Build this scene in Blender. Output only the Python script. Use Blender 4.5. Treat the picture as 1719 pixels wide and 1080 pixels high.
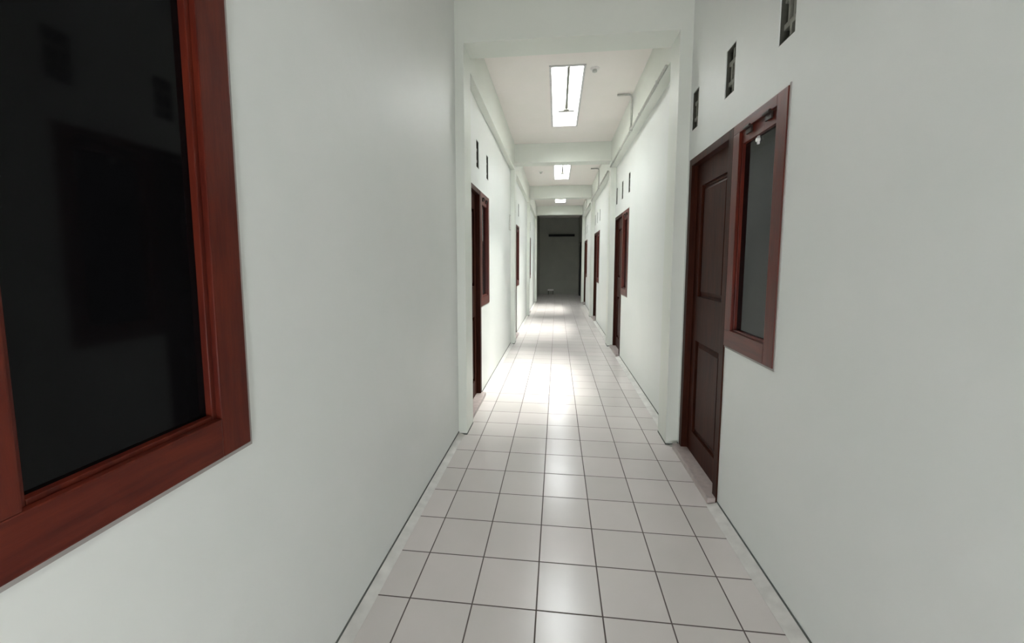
import bpy, bmesh, math, random
from mathutils import Vector, Matrix

for o in list(bpy.data.objects):
    bpy.data.objects.remove(o)
scn = bpy.context.scene
T = 0.30                        # one floor tile in metres; plan coordinates below are counted in tiles
random.seed(4)

# ------------------------------------------------------------------ camera
F_PX, YAW, PITCH, ROLL = 667.65, -0.1125, -0.0901, 0.0009
CAM = Vector((2.260, -5.640, 5.307)) * T
fw = Vector((math.sin(YAW) * math.cos(PITCH), math.cos(YAW) * math.cos(PITCH), math.sin(PITCH)))
rt = Vector((math.cos(YAW), -math.sin(YAW), 0))
up = rt.cross(fw)
rt2 = math.cos(ROLL) * rt + math.sin(ROLL) * up
up2 = -math.sin(ROLL) * rt + math.cos(ROLL) * up
cd = bpy.data.cameras.new('camera')
cam = bpy.data.objects.new('camera', cd)
scn.collection.objects.link(cam)
m3 = Matrix((rt2, up2, -fw)).transposed()
cam.matrix_world = Matrix.Translation(CAM) @ m3.to_4x4()
cd.sensor_width = 36
cd.lens = F_PX / 1719 * 36
cd.shift_y = -(540 - 501.04) / 1719
cd.clip_start = 0.02
cd.clip_end = 200
scn.camera = cam

# ------------------------------------------------------------------ sky, sun, exposure
scn.view_settings.view_transform = 'Standard'
scn.view_settings.look = 'None'
scn.view_settings.gamma = 1
scn.view_settings.use_curve_mapping = False
scn.view_settings.exposure = 1.65
w = bpy.data.worlds.new('sky')
scn.world = w
w.use_nodes = True
bg = w.node_tree.nodes['Background']
bg.inputs['Color'].default_value = (0.975, 0.985, 1.01, 1)
bg.inputs['Strength'].default_value = 14.0

sd = bpy.data.lights.new('sun', 'SUN')
sd.energy = 16.5
sd.angle = math.radians(30)
sd.color = (1, 0.97, 0.93)
sun = bpy.data.objects.new('sun', sd)
scn.collection.objects.link(sun)
sun.rotation_euler = Vector((-0.19, -0.10, -1.0)).to_track_quat('-Z', 'Y').to_euler()

# main dimensions, in tiles
XL, XR = -0.71, 5.80            # wall faces
PL, PR = -0.45, 5.47            # pilaster faces
ZC, ZB, ZL = 12.66, 11.5, 11.1  # ceiling, underside of cross beams, underside of edge beams
P0, PER, PT = 6.0, 13.8, 0.9    # first cross beam, spacing, thickness
YB, YE = -15.0, 62.0            # closed ends of the corridor
SKY = [(1.97, 3.17)]
sky_y = [(-9.6, -3.9)] + [(P0 + 4.15 + PER * k, P0 + 10.7 + PER * k) for k in (0, 1, 2)]  # first opening is unseen, added to light the near bay
for (a, b) in sky_y:            # daylight portals in the roof openings guide sampling of the sky
    pd = bpy.data.lights.new('skylight_portal', 'AREA')
    pd.shape = 'RECTANGLE'; pd.size = 1.2 * T; pd.size_y = (b - a) * T
    pd.cycles.is_portal = True
    po = bpy.data.objects.new('skylight_portal', pd)
    scn.collection.objects.link(po)
    po.location = (2.57 * T, (a + b) / 2 * T, 13.74 * T)

pd = bpy.data.lights.new('added_opening_portal', 'AREA')  # belongs to the unseen opening added to light the near bay
pd.shape = 'RECTANGLE'; pd.size = 1.9 * T; pd.size_y = 3.9 * T
pd.cycles.is_portal = True
po = bpy.data.objects.new('added_opening_portal', pd)
scn.collection.objects.link(po)
po.location = (2.55 * T, (YB - 0.45) * T, 1.95 * T)
po.rotation_euler = (math.pi / 2, 0, 0)                # shines towards +Y, into the corridor

# ------------------------------------------------------------------ materials
def new_mat(name):
    m = bpy.data.materials.new(name); m.use_nodes = True
    nt = m.node_tree
    return m, nt, nt.nodes['Principled BSDF']

def N(nt, typ, **kw):
    n = nt.nodes.new(typ)
    for k, v in kw.items(): setattr(n, k, v)
    return n

def mathn(nt, op, a, b=None, c=None):
    n = N(nt, 'ShaderNodeMath', operation=op)
    for i, v in enumerate((a, b, c)):
        if v is None: continue
        if isinstance(v, (int, float)): n.inputs[i].default_value = v
        else: nt.links.new(v, n.inputs[i])
    return n.outputs[0]

def noise(nt, scale, detail=3, vec=None, rough=0.5):
    n = N(nt, 'ShaderNodeTexNoise')
    n.inputs['Scale'].default_value = scale; n.inputs['Detail'].default_value = detail
    n.inputs['Roughness'].default_value = rough
    if vec is not None: nt.links.new(vec, n.inputs['Vector'])
    return n.outputs['Fac']

def ramp(nt, fac, stops):
    r = N(nt, 'ShaderNodeValToRGB')
    while len(r.color_ramp.elements) < len(stops): r.color_ramp.elements.new(0.5)
    for e, (p, c) in zip(r.color_ramp.elements, stops):
        e.position = p; e.color = (*c, 1)
    nt.links.new(fac, r.inputs['Fac'])
    return r.outputs['Color']

def bump(nt, bsdf, h, strength, dist):
    b = N(nt, 'ShaderNodeBump')
    b.inputs['Strength'].default_value = strength; b.inputs['Distance'].default_value = dist
    nt.links.new(h, b.inputs['Height']); nt.links.new(b.outputs['Normal'], bsdf.inputs['Normal'])

def paint(name, c0, c1, rough=0.55):
    m, nt, b = new_mat(name)
    geo = N(nt, 'ShaderNodeNewGeometry').outputs['Position']
    f = noise(nt, 1.3, 4, geo, 0.6)
    nt.links.new(ramp(nt, f, [(0.35, c0), (0.65, c1)]), b.inputs['Base Color'])
    b.inputs['Roughness'].default_value = rough
    bump(nt, b, noise(nt, 9, 4, geo), 0.25, 0.01)
    return m

M = {}
M['wall'] = paint('mint_white_wall_paint', (0.775, 0.805, 0.775), (0.805, 0.825, 0.80), 0.5)
M['beam'] = paint('beam_paint', (0.74, 0.775, 0.71), (0.77, 0.80, 0.74), 0.5)
M['ceiling'] = paint('ceiling_paint', (0.86, 0.83, 0.785), (0.89, 0.845, 0.81), 0.7)
M['plaster'] = paint('white_plaster', (0.34, 0.32, 0.30), (0.48, 0.45, 0.43), 0.8)

def tile_mat():
    m, nt, b = new_mat('white_ceramic_tiles')
    geo = N(nt, 'ShaderNodeNewGeometry').outputs['Position']
    vm = N(nt, 'ShaderNodeVectorMath', operation='SCALE'); nt.links.new(geo, vm.inputs[0])
    vm.inputs['Scale'].default_value = 1 / T
    sep = N(nt, 'ShaderNodeSeparateXYZ'); nt.links.new(vm.outputs[0], sep.inputs[0])
    ds = []
    for ax in ('X', 'Y'):
        s = mathn(nt, 'ADD', sep.outputs[ax], 100.5)
        fr = mathn(nt, 'FRACT', s)
        ds.append(mathn(nt, 'ABSOLUTE', mathn(nt, 'SUBTRACT', fr, 0.5)))   # 0 on the joint lines
    d = mathn(nt, 'MINIMUM', ds[0], ds[1])
    tile = N(nt, 'ShaderNodeMapRange'); tile.interpolation_type = 'SMOOTHSTEP'
    tile.inputs['From Min'].default_value = 0.007; tile.inputs['From Max'].default_value = 0.015
    nt.links.new(d, tile.inputs['Value'])
    tf = tile.outputs['Result']
    fl = N(nt, 'ShaderNodeVectorMath', operation='FLOOR'); nt.links.new(vm.outputs[0], fl.inputs[0])
    wn = N(nt, 'ShaderNodeTexWhiteNoise'); nt.links.new(fl.outputs[0], wn.inputs['Vector'])
    f = noise(nt, 3.0, 3, geo)
    mixf = mathn(nt, 'ADD', mathn(nt, 'MULTIPLY', wn.outputs['Value'], 0.4), mathn(nt, 'MULTIPLY', f, 0.6))
    col = ramp(nt, mixf, [(0.3, (0.60, 0.565, 0.54)), (0.7, (0.66, 0.61, 0.59))])
    mx = N(nt, 'ShaderNodeMix', data_type='RGBA')
    mx.inputs['A'].default_value = (0.10, 0.078, 0.07, 1)
    nt.links.new(tf, mx.inputs['Factor']); nt.links.new(col, mx.inputs['B'])
    nt.links.new(mx.outputs['Result'], b.inputs['Base Color'])
    rr = mathn(nt, 'SUBTRACT', 0.75, mathn(nt, 'MULTIPLY', tf, 0.52))
    nt.links.new(rr, b.inputs['Roughness'])
    b.inputs['IOR'].default_value = 1.45
    h = mathn(nt, 'ADD', tf, mathn(nt, 'MULTIPLY', noise(nt, 2.2, 2, geo), 0.25))
    bump(nt, b, h, 0.25, 0.004)
    return m
M['tile'] = tile_mat()

def wood_mat(name, c0, c1, rough, spec, sc=(14, 14, 1.4)):
    m, nt, b = new_mat(name)
    tc = N(nt, 'ShaderNodeTexCoord').outputs['Object']
    mp = N(nt, 'ShaderNodeMapping'); mp.inputs['Scale'].default_value = sc
    nt.links.new(tc, mp.inputs['Vector'])
    f = noise(nt, 2.5, 5, mp.outputs['Vector'], 0.65)
    nt.links.new(ramp(nt, f, [(0.35, c0), (0.68, c1)]), b.inputs['Base Color'])
    b.inputs['Roughness'].default_value = rough
    b.inputs['Specular IOR Level'].default_value = spec
    bump(nt, b, f, 0.15, 0.003)
    return m
M['wood'] = wood_mat('varnished_red_brown_wood', (0.072, 0.010, 0.006), (0.135, 0.020, 0.009), 0.38, 0.28)
M['woodh'] = wood_mat('varnished_red_brown_rail', (0.072, 0.010, 0.006), (0.135, 0.020, 0.009), 0.38, 0.28, (1.4, 14, 14))
M['leaf'] = wood_mat('dark_door_wood', (0.028, 0.007, 0.0035), (0.056, 0.013, 0.006), 0.45, 0.09)

def plain(name, col, rough=0.5, metal=0.0, sc=40, var=0.12):
    m, nt, b = new_mat(name)
    geo = N(nt, 'ShaderNodeNewGeometry').outputs['Position']
    f = noise(nt, sc, 3, geo)
    nt.links.new(ramp(nt, f, [(0.3, tuple(c * (1 - var) for c in col)), (0.7, tuple(min(1, c * (1 + var)) for c in col))]), b.inputs['Base Color'])
    b.inputs['Roughness'].default_value = rough; b.inputs['Metallic'].default_value = metal
    return m
M['glass'] = plain('black_room_glass', (0.004, 0.004, 0.0045), 0.06, 0, 3, 0.1)  # near-black base stands in for the unlit rooms behind the windows
M['glass'].node_tree.nodes['Principled BSDF'].inputs['IOR'].default_value = 1.26
M['black'] = plain('black_vent_backing', (0.006, 0.006, 0.005), 0.9)  # black stands in for the shade inside the vent blocks
M['concrete'] = plain('grimy_painted_concrete', (0.30, 0.30, 0.26), 0.8)
M['rim'] = plain('dark_block_rim', (0.07, 0.07, 0.055), 0.9)  # rim of the vent blocks, darker than their lattice
M['joint'] = plain('dark_joint', (0.11, 0.12, 0.11), 0.9)
M['cement'] = plain('pale_cement_strip', (0.57, 0.555, 0.525), 0.45, 0, 12)
M['threshold'] = plain('grey_pink_threshold_tile', (0.42, 0.36, 0.34), 0.35, 0, 20)
M['metal'] = plain('dull_metal', (0.30, 0.28, 0.25), 0.4, 0.9)
M['darkmetal'] = plain('dark_hinge_metal', (0.04, 0.025, 0.02), 0.5, 0.4)
M['white'] = plain('white_plastic', (0.78, 0.76, 0.74), 0.4)
M['pvc'] = plain('grey_white_pvc', (0.55, 0.56, 0.52), 0.45)
M['bar'] = plain('white_painted_bar', (0.62, 0.61, 0.60), 0.5)
M['slot'] = plain('black_shelf', (0.008, 0.008, 0.007), 0.8)
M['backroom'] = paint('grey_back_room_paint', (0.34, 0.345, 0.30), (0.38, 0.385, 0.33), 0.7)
def pane_mat(nm='clear_roof_glass', tr=0.95):
    m = bpy.data.materials.new(nm); m.use_nodes = True
    nt = m.node_tree; nt.nodes.remove(nt.nodes['Principled BSDF'])
    t = N(nt, 'ShaderNodeBsdfTransparent'); t.inputs['Color'].default_value = (tr * 0.98, tr, tr * 0.99, 1)
    g = N(nt, 'ShaderNodeBsdfGlossy'); g.inputs['Roughness'].default_value = 0.05
    mx = N(nt, 'ShaderNodeMixShader'); mx.inputs['Fac'].default_value = 0.06
    nt.links.new(t.outputs[0], mx.inputs[1]); nt.links.new(g.outputs[0], mx.inputs[2])
    nt.links.new(mx.outputs[0], nt.nodes['Material Output'].inputs['Surface'])
    return m
M['skyglass'] = pane_mat()
M['dimglass'] = pane_mat('dimmed_roof_glass', 0.5)  # tint only dims the added skylight behind the viewer

# ------------------------------------------------------------------ helpers (all lengths in tiles)
def link(name, bm, mats, parent=None, smooth=False):
    me = bpy.data.meshes.new(name)
    bmesh.ops.scale(bm, vec=(T, T, T), verts=bm.verts)
    bmesh.ops.recalc_face_normals(bm, faces=bm.faces)
    bm.to_mesh(me); bm.free()
    if not isinstance(mats, (list, tuple)): mats = [mats]
    for m in mats: me.materials.append(m)
    if smooth:
        for p in me.polygons: p.use_smooth = True
    o = bpy.data.objects.new(name, me)
    scn.collection.objects.link(o)
    if parent: o.parent = parent
    return o

def bx(bm, x0, x1, y0, y1, z0, z1, bev=0.0, mi=0):
    r = bmesh.ops.create_cube(bm, size=1)
    vs = r['verts']
    bmesh.ops.scale(bm, vec=(x1 - x0, y1 - y0, z1 - z0), verts=vs)
    bmesh.ops.translate(bm, vec=((x0 + x1) / 2, (y0 + y1) / 2, (z0 + z1) / 2), verts=vs)
    fs = {f for v in vs for f in v.link_faces}
    for f in fs: f.material_index = mi
    if bev > 0:
        es = list({e for v in vs for e in v.link_edges})
        bmesh.ops.bevel(bm, geom=es, offset=bev, segments=2, affect='EDGES', profile=0.7)

def tube(bm, pts, r, seg=12):
    rings = []
    pts = [Vector(p) for p in pts]
    for i, p in enumerate(pts):
        d = (pts[min(i + 1, len(pts) - 1)] - pts[max(i - 1, 0)]).normalized()
        a = d.orthogonal().normalized() if i == 0 else (a - d * a.dot(d)).normalized()
        b = d.cross(a)
        rings.append([bm.verts.new(p + r * (math.cos(t) * a + math.sin(t) * b)) for t in [2 * math.pi * k / seg for k in range(seg)]])
    for i in range(len(rings) - 1):
        for k in range(seg):
            bm.faces.new((rings[i][k], rings[i][(k + 1) % seg], rings[i + 1][(k + 1) % seg], rings[i + 1][k]))
    bm.faces.new(rings[0][::-1]); bm.faces.new(rings[-1])

def lathe(bm, prof, c, axis='Z', seg=24):
    # prof: list of (radius, height along axis)
    rings = []
    for r, h in prof:
        ring = []
        for k in range(seg):
            t = 2 * math.pi * k / seg
            v = (r * math.cos(t), r * math.sin(t), h)
            if axis == 'Y': v = (v[0], v[2], v[1])
            if axis == 'X': v = (v[2], v[0], v[1])
            ring.append(bm.verts.new(Vector(v) + Vector(c)))
        rings.append(ring)
    for i in range(len(rings) - 1):
        for k in range(seg):
            bm.faces.new((rings[i][k], rings[i][(k + 1) % seg], rings[i + 1][(k + 1) % seg], rings[i + 1][k]))
    bm.faces.new(rings[0]); bm.faces.new(rings[-1])

def holed_slab(bm, us, vs, holes, d0, d1, put):
    """slab between depth d0 and d1 with rectangular holes; put(u,v,d) -> xyz"""
    U = sorted(set(list(us) + [h[0] for h in holes] + [h[1] for h in holes]))
    V = sorted(set(list(vs) + [h[2] for h in holes] + [h[3] for h in holes]))
    def solid(i, j):
        if i < 0 or j < 0 or i >= len(U) - 1 or j >= len(V) - 1: return False
        cu, cv = (U[i] + U[i + 1]) / 2, (V[j] + V[j + 1]) / 2
        return not any(h[0] < cu < h[1] and h[2] < cv < h[3] for h in holes)
    cache = {}
    def vt(i, j, d):
        k = (i, j, d)
        if k not in cache: cache[k] = bm.verts.new(put(U[i], V[j], d))
        return cache[k]
    for i in range(len(U) - 1):
        for j in range(len(V) - 1):
            if not solid(i, j): continue
            bm.faces.new([vt(i, j, d0), vt(i + 1, j, d0), vt(i + 1, j + 1, d0), vt(i, j + 1, d0)])
            bm.faces.new([vt(i, j, d1), vt(i, j + 1, d1), vt(i + 1, j + 1, d1), vt(i + 1, j, d1)])
            for (di, dj, a, b) in ((-1, 0, (i, j), (i, j + 1)), (1, 0, (i + 1, j), (i + 1, j + 1)), (0, -1, (i, j), (i + 1, j)), (0, 1, (i, j + 1), (i + 1, j + 1))):
                if not solid(i + di, j + dj):
                    bm.faces.new([vt(*a, d0), vt(*b, d0), vt(*b, d1), vt(*a, d1)])

def struct(o, label=None):
    o['kind'] = 'structure'
    if label: o['label'] = label
    return o

def thing(o, label, cat, group=None):
    o['label'] = label; o['category'] = cat
    if group: o['group'] = group
    return o

def empty(name, loc, rz=0):
    o = bpy.data.objects.new(name, None); scn.collection.objects.link(o)
    o.empty_display_size = 0.1
    o.location = Vector(loc) * T; o.rotation_euler = (0, 0, rz)
    return o

def copy_tree(o, parent=None):
    c = o.copy(); scn.collection.objects.link(c)
    if parent: c.parent = parent
    for ch in list(o.children): copy_tree(ch, c)
    return c

# ------------------------------------------------------------------ the room shell
HL, HR = -2.2, 1.165            # outer edge of each side's first window
UW, UD, UZ0, UZ1 = 1.93, 4.65, 3.55, 8.05
VENT_U = [0.0, 2.1, 4.22]       # lower near corner of the three wall vents, measured from the window edge
VW_, VZ0, VZ1 = 0.47, 8.80, 9.78
lefts = [HL + PER * k for k in (0, 1, 2, 3)]
rights = [HR + PER * k for k in (-1, 0, 1, 2, 3)]
DARKDOOR = (54.0, 58.6)

hl, hr = [], []
for y in lefts:
    hl += [(y - UD, y, UZ0, UZ1), (y - UD, y - UW, -0.2, UZ0)]
    hl += [(y - u - VW_, y - u, VZ0, VZ1) for u in VENT_U]
for y in rights:
    hr += [(y, y + UD, UZ0, UZ1), (y + UW, y + UD, -0.2, UZ0)]
    hr += [(y + u, y + u + VW_, VZ0, VZ1) for u in VENT_U]
hr.append((DARKDOOR[0], DARKDOOR[1], -0.2, 8.4))
YW = P0 + 3 * PER               # start of the end opening
for (name, X, s, holes, lab) in (('wall_left', XL, -1, hl, 'left corridor wall painted pale mint white'),
                                 ('wall_right', XR, 1, hr, 'right corridor wall painted pale mint white')):
    bm = bmesh.new()
    inner = [h for h in holes if h[1] < YW]
    holed_slab(bm, (YB - 0.5, YW + PT), (-0.2, ZC + 0.3), inner, 0, 0.55, lambda u, v, d: (X + s * d, u, v))
    struct(link(name, bm, M['wall']), lab)
    bm = bmesh.new()
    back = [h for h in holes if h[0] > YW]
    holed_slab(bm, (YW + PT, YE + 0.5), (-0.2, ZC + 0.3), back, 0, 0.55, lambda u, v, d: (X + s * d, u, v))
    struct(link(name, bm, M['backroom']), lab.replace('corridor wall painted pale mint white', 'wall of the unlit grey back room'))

bm = bmesh.new(); bx(bm, XL - 0.5, XR + 0.5, YB - 0.5, YE + 0.5, -0.5, 0)
struct(link('floor', bm, M['tile']), 'glossy white ceramic tile floor with dark joints')
bm = bmesh.new()
holed_slab(bm, (XL, XR), (YB, YE), [(1.97, 3.17, a, b) for a, b in sky_y], ZC, ZC + 0.25, lambda u, v, d: (u, v, d))
struct(link('ceiling', bm, M['ceiling']), 'warm white corridor ceiling with roof light openings')
bm = bmesh.new()
holed_slab(bm, (XL, XR), (0, ZC), [(1.65, 3.45, -0.01, 3.7)], YB - 0.4, YB, lambda u, v, d: (u, d, v))  # unseen opening, added to let daylight in from behind
struct(link('wall_back', bm, M['wall']), 'wall behind the viewer with an opening added for light')
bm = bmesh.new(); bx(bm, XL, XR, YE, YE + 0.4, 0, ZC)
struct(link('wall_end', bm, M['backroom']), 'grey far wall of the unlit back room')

# cross beams on pilasters, one frame per bay
for k in (0, 1, 2, 3):
    y = P0 + PER * k
    bm = bmesh.new()
    holed_slab(bm, (XL, XR), (0, ZC), [(PL, PR, -0.01, ZB)], y, y + PT, lambda u, v, d: (u, d, v))
    struct(link('trim_%d' % (k + 1), bm, M['beam']), 'pale green-white cross beam with a pilaster at each wall')
# edge beams along the walls between the frames
n = 10
for k in (0, 1, 2):
    y0 = P0 + PER * k + PT
    y1 = P0 + PER * (k + 1)
    for (a, b, lab) in ((XL, PL, 'left'), (PR, XR, 'right')):
        bm = bmesh.new(); bx(bm, a, b, y0, y1, ZL, ZC)
        struct(link('trim_%d' % n, bm, M['beam']), 'shallow painted beam along the top of the %s wall' % lab); n += 1

# cement strips at the foot of both walls, broken by doors
def base_strip(name, side, spans):
    bm = bmesh.new()
    for (a, b) in spans:
        if side < 0: prof = [(XL, 0), (XL, 0.07), (XL + 0.03, 0.055), (-0.53, 0.004), (-0.53, 0)]
        else: prof = [(XR, 0), (XR, 0.07), (XR - 0.03, 0.055), (5.565, 0.004), (5.565, 0)]
        A = [bm.verts.new((x, a, z)) for x, z in prof]; B = [bm.verts.new((x, b, z)) for x, z in prof]
        for i in range(len(prof)):
            j = (i + 1) % len(prof); bm.faces.new((A[i], A[j], B[j], B[i]))
        bm.faces.new(A[::-1]); bm.faces.new(B)
    o = struct(link(name, bm, M['cement']), 'narrow pale cement strip along the foot of the wall')
    bm = bmesh.new()
    for (a, b) in spans:
        x0, x1 = (XL - 0.01, XL + 0.012) if side < 0 else (XR - 0.012, XR + 0.01)
        bx(bm, x0, x1, a, b, 0.065, 0.10)
    for k in (0, 1, 2, 3):
        x0, x1 = (XL, PL + 0.008) if side < 0 else (PR - 0.008, XR)
        bx(bm, x0, x1, P0 + PER * k - 0.01, P0 + PER * k + PT, 0.0, 0.045)
    link('joint_line', bm, M['joint'], o)
def spans_for(ys, side):
    blocks = []
    for y in ys:
        blocks.append((y - UD, y - UW) if side < 0 else (y + UW, y + UD))
    for k in (0, 1, 2): blocks.append((P0 + PER * k, P0 + PER * k + PT))
    blocks.sort(); out = []; c = YB
    for a, b in blocks:
        if a > c: out.append((c, a))
        c = max(c, b)
    if c < YW: out.append((c, YW))
    return out
base_strip('baseboard_left', -1, spans_for(lefts, -1))
base_strip('baseboard_right', 1, spans_for(rights, 1))

# ------------------------------------------------------------------ door and window units
# local axes: +X runs from the window edge to the door, +Y points into the corridor
def make_window():
    r = empty('window_1', (0, 0, 0))
    bm = bmesh.new()
    f0, f1 = -0.42, 0.03
    bx(bm, 0.02, 0.33, f0, f1, UZ0 + 0.02, UZ1 - 0.02, 0.012)          # outer post
    bx(bm, 0.33, UW, f0, f1, UZ0 + 0.02, 3.92, 0.012, 1)               # bottom rail
    bx(bm, 0.33, UW, f0, f1, UZ1 - 0.21, UZ1 - 0.02, 0.012, 1)         # head
    bx(bm, 1.66, UW, f0, f1, 3.92, UZ1 - 0.21, 0.012)                  # inner post
    link('window_frame', bm, [M['wood'], M['woodh']], r)
    bm = bmesh.new()
    s0, s1 = -0.20, -0.02
    bx(bm, 0.33, 0.375, s0, s1, 3.92, UZ1 - 0.215, 0.01)
    bx(bm, 1.615, 1.66, s0, s1, 3.92, UZ1 - 0.215, 0.01)
    bx(bm, 0.375, 1.615, s0, s1, 3.92, 3.96, 0.01)
    bx(bm, 0.375, 1.615, s0, s1, 7.60, UZ1 - 0.215, 0.01)
    sash = link('sash', bm, M['wood'], r)
    bm = bmesh.new(); bx(bm, 0.37, 1.62, -0.105, -0.08, 3.95, 7.61)
    link('pane', bm, M['glass'], sash)
    for u in (0.62, 1.32):
        bm = bmesh.new()
        tube(bm, [(u - 0.11, 0.045, UZ1 - 0.215), (u + 0.11, 0.045, UZ1 - 0.215)], 0.028)
        bx(bm, u - 0.10, u + 0.10, -0.014, 0.02, UZ1 - 0.33, UZ1 - 0.21, 0.006)
        link('hinge', bm, M['darkmetal'], r)
    bm = bmesh.new()
    bx(bm, 0.0, UW, -0.02, 0.012, UZ0 - 0.02, UZ0 + 0.02)
    bx(bm, -0.015, 0.02, -0.02, 0.012, UZ0 - 0.02, UZ1 + 0.015)
    link('plaster_edge', bm, M['plaster'], r)
    return r

def make_door():
    r = empty('door_1', (0, 0, 0))
    bm = bmesh.new()
    f0, f1 = -0.42, 0.03
    bx(bm, UW + 0.0, 2.15, f0, f1, 0.0, UZ1 - 0.02, 0.012)
    bx(bm, UD - 0.22, UD - 0.02, f0, f1, 0.0, UZ1 - 0.02, 0.012)
    bx(bm, 2.15, UD - 0.22, f0, f1, UZ1 - 0.20, UZ1 - 0.02, 0.012)
    link('door_frame', bm, M['leaf'], r)
    a, b, z0, z1 = 2.155, UD - 0.225, 0.16, UZ1 - 0.205
    d0, d1 = -0.30, -0.13
    bm = bmesh.new()
    pu = [(a + 0.34, b - 0.34)]
    pz = [(0.75, 3.25), (4.42, 7.28)]
    holes = [(u0, u1, v0, v1) for u0, u1 in pu for v0, v1 in pz]
    holed_slab(bm, (a, b), (z0, z1), holes, d1, d0, lambda u, v, d: (u, d, v))
    leaf = link('door_leaf', bm, M['leaf'], r)
    for (u0, u1, v0, v1) in holes:                                     # raised and fielded panels
        bm = bmesh.new()
        def ring(i, d): return [bm.verts.new((x, d, z)) for x, z in ((u0 + i, v0 + i), (u1 - i, v0 + i), (u1 - i, v1 - i), (u0 + i, v1 - i))]
        R = [ring(0, d0 + 0.02), ring(0, d1 - 0.075), ring(0.05, d1 - 0.085), ring(0.15, d1 - 0.02), ring(0.17, d1 - 0.02)]
        for i in range(len(R) - 1):
            for k in range(4): bm.faces.new((R[i][k], R[i][(k + 1) % 4], R[i + 1][(k + 1) % 4], R[i + 1][k]))
        bm.faces.new(R[-1]); bm.faces.new(R[0][::-1])
        link('panel', bm, M['leaf'], leaf)
    bm = bmesh.new(); bx(bm, UW + 0.02, UD - 0.02, -0.42, 0.20, 0.0, 0.15, 0.02)
    # notch: the threshold sits between floor and leaf and comes out past the wall face
    link('threshold', bm, M['threshold'], r)
    return r

W0, D0 = make_window(), make_door()
rooms = []
for k in range(5): rooms.append((rights[k], XR, math.pi / 2, 'right', k))
for k in range(4): rooms.append((lefts[k], XL, -math.pi / 2, 'left', k + 1))
pos_txt = {('right', 1): 'in the near right wall', ('right', 2): 'in the second right bay', ('right', 3): 'in the third right bay',
           ('right', 4): 'right, just before the dark room', ('right', 0): 'in the right wall behind the viewer',
           ('left', 0): 'in the left wall far behind the viewer', ('left', 1): 'in the near left wall', ('left', 2): 'in the second left bay',
           ('left', 3): 'in the third left bay', ('left', 4): 'left, just before the dark room'}
for i, (y, X, rz, side, k) in enumerate(rooms):
    wn = W0 if i == 0 else copy_tree(W0)
    dr = D0 if i == 0 else copy_tree(D0)
    for o, nm, lab in ((wn, 'window_%d' % (i + 1), 'red-brown wooden window with opaque black glass '), (dr, 'door_%d' % (i + 1), 'dark red-brown panelled wooden door ')):
        o.name = nm; o.location = Vector((X, y, 0)) * T; o.rotation_euler = (0, 0, rz)
        struct(o, lab + pos_txt[(side, k)])
# small white spot on the near right window
for o in bpy.data.objects:
    if o.get('label', '').startswith('red-brown') and o['label'].endswith('near right wall'):
        bm = bmesh.new()
        lathe(bm, [(0.0, -0.12), (0.045, -0.12), (0.05, -0.06), (0.035, -0.03), (0.0, -0.025)][1:-1], (1.10, 0, 7.53), 'Y', 16)
        bx(bm, 1.075, 1.125, -0.12, -0.05, 7.45, 7.60, 0.01)
        lt = link('spot', bm, M['white'], o); lt['label'] = 'small white spot near the top of the pane'

# ------------------------------------------------------------------ ventilation blocks above the doors
def make_vent():
    r = empty('ventilation_block', (0, 0, 0))
    w_, h_ = VW_, VZ1 - VZ0
    bm = bmesh.new()                                                   # rim and lattice of the block
    g = 0.035
    bx(bm, 0.0, g, -0.5, -0.02, 0, h_); bx(bm, w_ - g, w_, -0.5, -0.02, 0, h_)
    bx(bm, g, w_ - g, -0.5, -0.02, 0, g); bx(bm, g, w_ - g, -0.5, -0.02, h_ - g, h_)
    link('block_rim', bm, M['rim'], r)
    bm = bmesh.new()
    q0, q1 = -0.17, -0.06
    bx(bm, g, w_ - g, q0, q1, h_ * 0.66, h_ * 0.75)
    bx(bm, g, w_ - g, q0, q1, h_ * 0.24, h_ * 0.33)
    bx(bm, w_ * 0.29, w_ * 0.39, q0, q1, h_ * 0.33, h_ * 0.66)
    bx(bm, w_ * 0.61, w_ * 0.71, q0, q1, h_ * 0.33, h_ * 0.66)
    bx(bm, w_ * 0.45, w_ * 0.55, q0, q1, h_ * 0.75, h_ - g)
    bx(bm, w_ * 0.45, w_ * 0.55, q0, q1, g, h_ * 0.24)
    link('lattice', bm, M['concrete'], r)
    bm = bmesh.new(); bx(bm, g, w_ - g, -0.52, -0.46, g, h_ - g)  # black plate in place of the shaded hollow of the block
    link('black_backing', bm, M['black'], r)
    return r
V0 = make_vent(); first = True
vn = ['above the window', 'above the middle post', 'above the door']
for (y, X, rz, side, k) in rooms:
    for j, u in enumerate(VENT_U):
        v = V0 if first else copy_tree(V0); first = False
        v.location = Vector((X, y + (u if side == 'right' else -u), VZ0)) * T
        v.rotation_euler = (0, 0, rz)
        thing(v, 'lattice ventilation block %s %s' % (vn[j], pos_txt[(side, k)]), 'vent', 'ventilation blocks above the doors')

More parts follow.
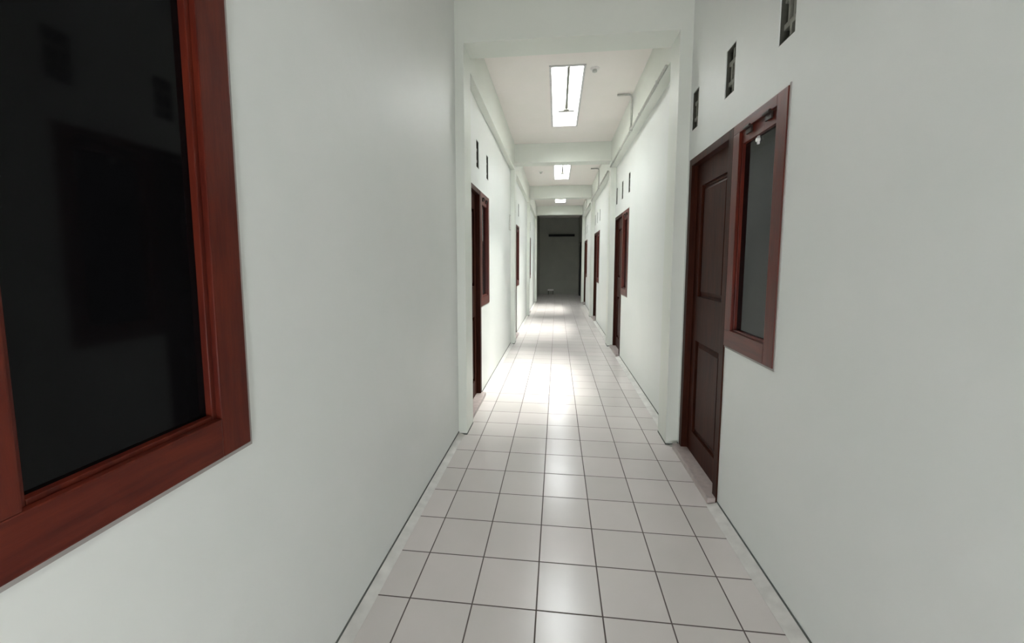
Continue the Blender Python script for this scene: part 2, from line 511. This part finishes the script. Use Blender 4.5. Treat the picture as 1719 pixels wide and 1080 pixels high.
# ------------------------------------------------------------------ skylights
tops = ['unseen, added behind the viewer for light', 'nearest along the corridor, the largest', 'second along the corridor', 'furthest and smallest along the corridor']
for i, (a, b) in enumerate(sky_y):
    r = empty('skylight', (2.57, a, ZC))
    w2 = 0.60; L = b - a
    bm = bmesh.new()
    holed_slab(bm, (-w2 - 0.12, w2 + 0.12), (-0.12, L + 0.12), [(-w2, w2, 0, L)], 0.25, 1.05, lambda u, v, d: (u, v, d))
    link('shaft', bm, M['bar'], r)
    bm = bmesh.new()
    holed_slab(bm, (-w2 - 0.09, w2 + 0.09), (-0.09, L + 0.09), [(-w2, w2, 0, L)], -0.035, 0.0, lambda u, v, d: (u, v, d))
    link('rim', bm, M['bar'], r)
    bm = bmesh.new(); bx(bm, -w2 - 0.1, w2 + 0.1, -0.1, L + 0.1, 1.06, 1.075)
    link('pane', bm, M['skyglass'] if i else M['dimglass'], r)
    bm = bmesh.new()
    bx(bm, -0.005, 0.105, 0.0, 4.45, 0.02, 0.12)
    bx(bm, -0.34, 0.44, 4.36, 4.54, -0.04, 0.16, 0.01)
    bx(bm, -0.07, 0.17, 4.25, 4.56, -0.03, 0.30, 0.02)
    link('centre_bar', bm, M['concrete'], r)
    thing(r, 'rectangular skylight with thin centre bar, ' + tops[i], 'skylight', 'skylights along the corridor ceiling')

# ------------------------------------------------------------------ conduit on the right edge beam
for k in (0, 1, 2):
    y0 = P0 + PER * k + PT; y1 = P0 + PER * (k + 1)
    x = PR - 0.05
    r = empty('conduit_pipe', (x, y0, ZL))
    bm = bmesh.new(); tube(bm, [(0, 0.3, 0.03), (0, y1 - y0 - 0.02, 0.03)], 0.045)
    link('long_pipe', bm, M['pvc'], r, True)
    yy = 12.9 + PER * k - y0
    bm = bmesh.new()
    zz = ZC - ZL - 0.06
    tube(bm, [(0, yy, 0.07), (0, yy, zz - 0.12), (-0.035, yy, zz - 0.03), (-0.12, yy, zz), (-0.62, yy, zz)], 0.042)
    link('branch_pipe', bm, M['pvc'], r, True)
    bm = bmesh.new()
    bx(bm, -0.08, 0.049, yy - 0.10, yy + 0.10, -0.05, 0.12, 0.02)
    link('junction_box', bm, M['pvc'], r)
    for q in (1.4, 4.2, 9.0, 11.6):
        bm = bmesh.new(); bx(bm, -0.055, 0.049, q - 0.05, q + 0.05, -0.02, 0.08, 0.01)
        link('clip', bm, M['pvc'], r)
    thing(r, 'thin pale conduit pipe with an upward branch on the right beam, ' + ['nearest bay', 'second bay', 'furthest bay'][k], 'pipe', 'conduit pipes along the right wall')

# small fittings on the ceiling and wall
for (x, y, lab) in ((3.60, 10.45, 'small round ceiling fitting beside the nearest skylight'), (0.85, 27.6, 'small round ceiling fitting left of the second skylight')):
    r = empty('ceiling_fitting', (x, y, ZC))
    bm = bmesh.new(); lathe(bm, [(0.17, 0), (0.17, -0.03), (0.13, -0.06)], (0, 0, 0))
    link('base_plate', bm, M['white'], r, False)
    bm = bmesh.new(); lathe(bm, [(0.09, -0.06), (0.09, -0.13), (0.05, -0.15)], (0, 0, 0))
    link('socket', bm, M['pvc'], r, False)
    thing(r, lab, 'ceiling fitting')
r = empty('wall_plate', (XL, 19.0, 7.3))
bm = bmesh.new(); bx(bm, 0, 0.05, 0, 0.5, 0, 0.95, 0.01)
link('frame', bm, M['pvc'], r)
bm = bmesh.new(); bx(bm, 0.045, 0.06, 0.07, 0.43, 0.08, 0.87)
link('face', bm, M['white'], r)
thing(r, 'small pale plate high on the left wall before the third bay', 'wall plate')

# ------------------------------------------------------------------ unlit room at the end
bm = bmesh.new()
r = struct(empty('door_10', (XR, DARKDOOR[0], 0), math.pi / 2), 'dark plain double door in the right wall of the unlit back room')
bx(bm, 0.0, 0.2, -0.4, 0.03, 0, 8.38, 0.01); bx(bm, 4.4, 4.6, -0.4, 0.03, 0, 8.38, 0.01); bx(bm, 0.2, 4.4, -0.4, 0.03, 8.18, 8.38, 0.01)
link('door_frame', bm, M['slot'], r)
for (a, b) in ((0.2, 2.295), (2.305, 4.4)):
    bm = bmesh.new(); bx(bm, a, b, -0.3, -0.12, 0.03, 8.18, 0.01)
    link('door_leaf', bm, M['slot'], r)
bm = bmesh.new(); bx(bm, 0.8, 5.1, YE - 0.45, YE, 9.62, 9.98, 0.02)
thing(link('wall_shelf', bm, M['slot']), 'long black shelf high on the dark far wall', 'shelf')
r = empty('low_bench', (0.75, YE - 1.4, 0))
bm = bmesh.new(); bx(bm, 0, 0.95, 0, 0.6, 0.62, 0.84, 0.01)
link('bench_top', bm, M['white'], r)
for (x, y) in ((0.06, 0.06), (0.83, 0.06), (0.06, 0.48), (0.83, 0.48)):
    bm = bmesh.new(); bx(bm, x, x + 0.07, y, y + 0.07, 0, 0.62)
    link('leg', bm, M['slot'], r)
thing(r, 'small pale-topped low bench on the floor of the dark back room', 'bench')
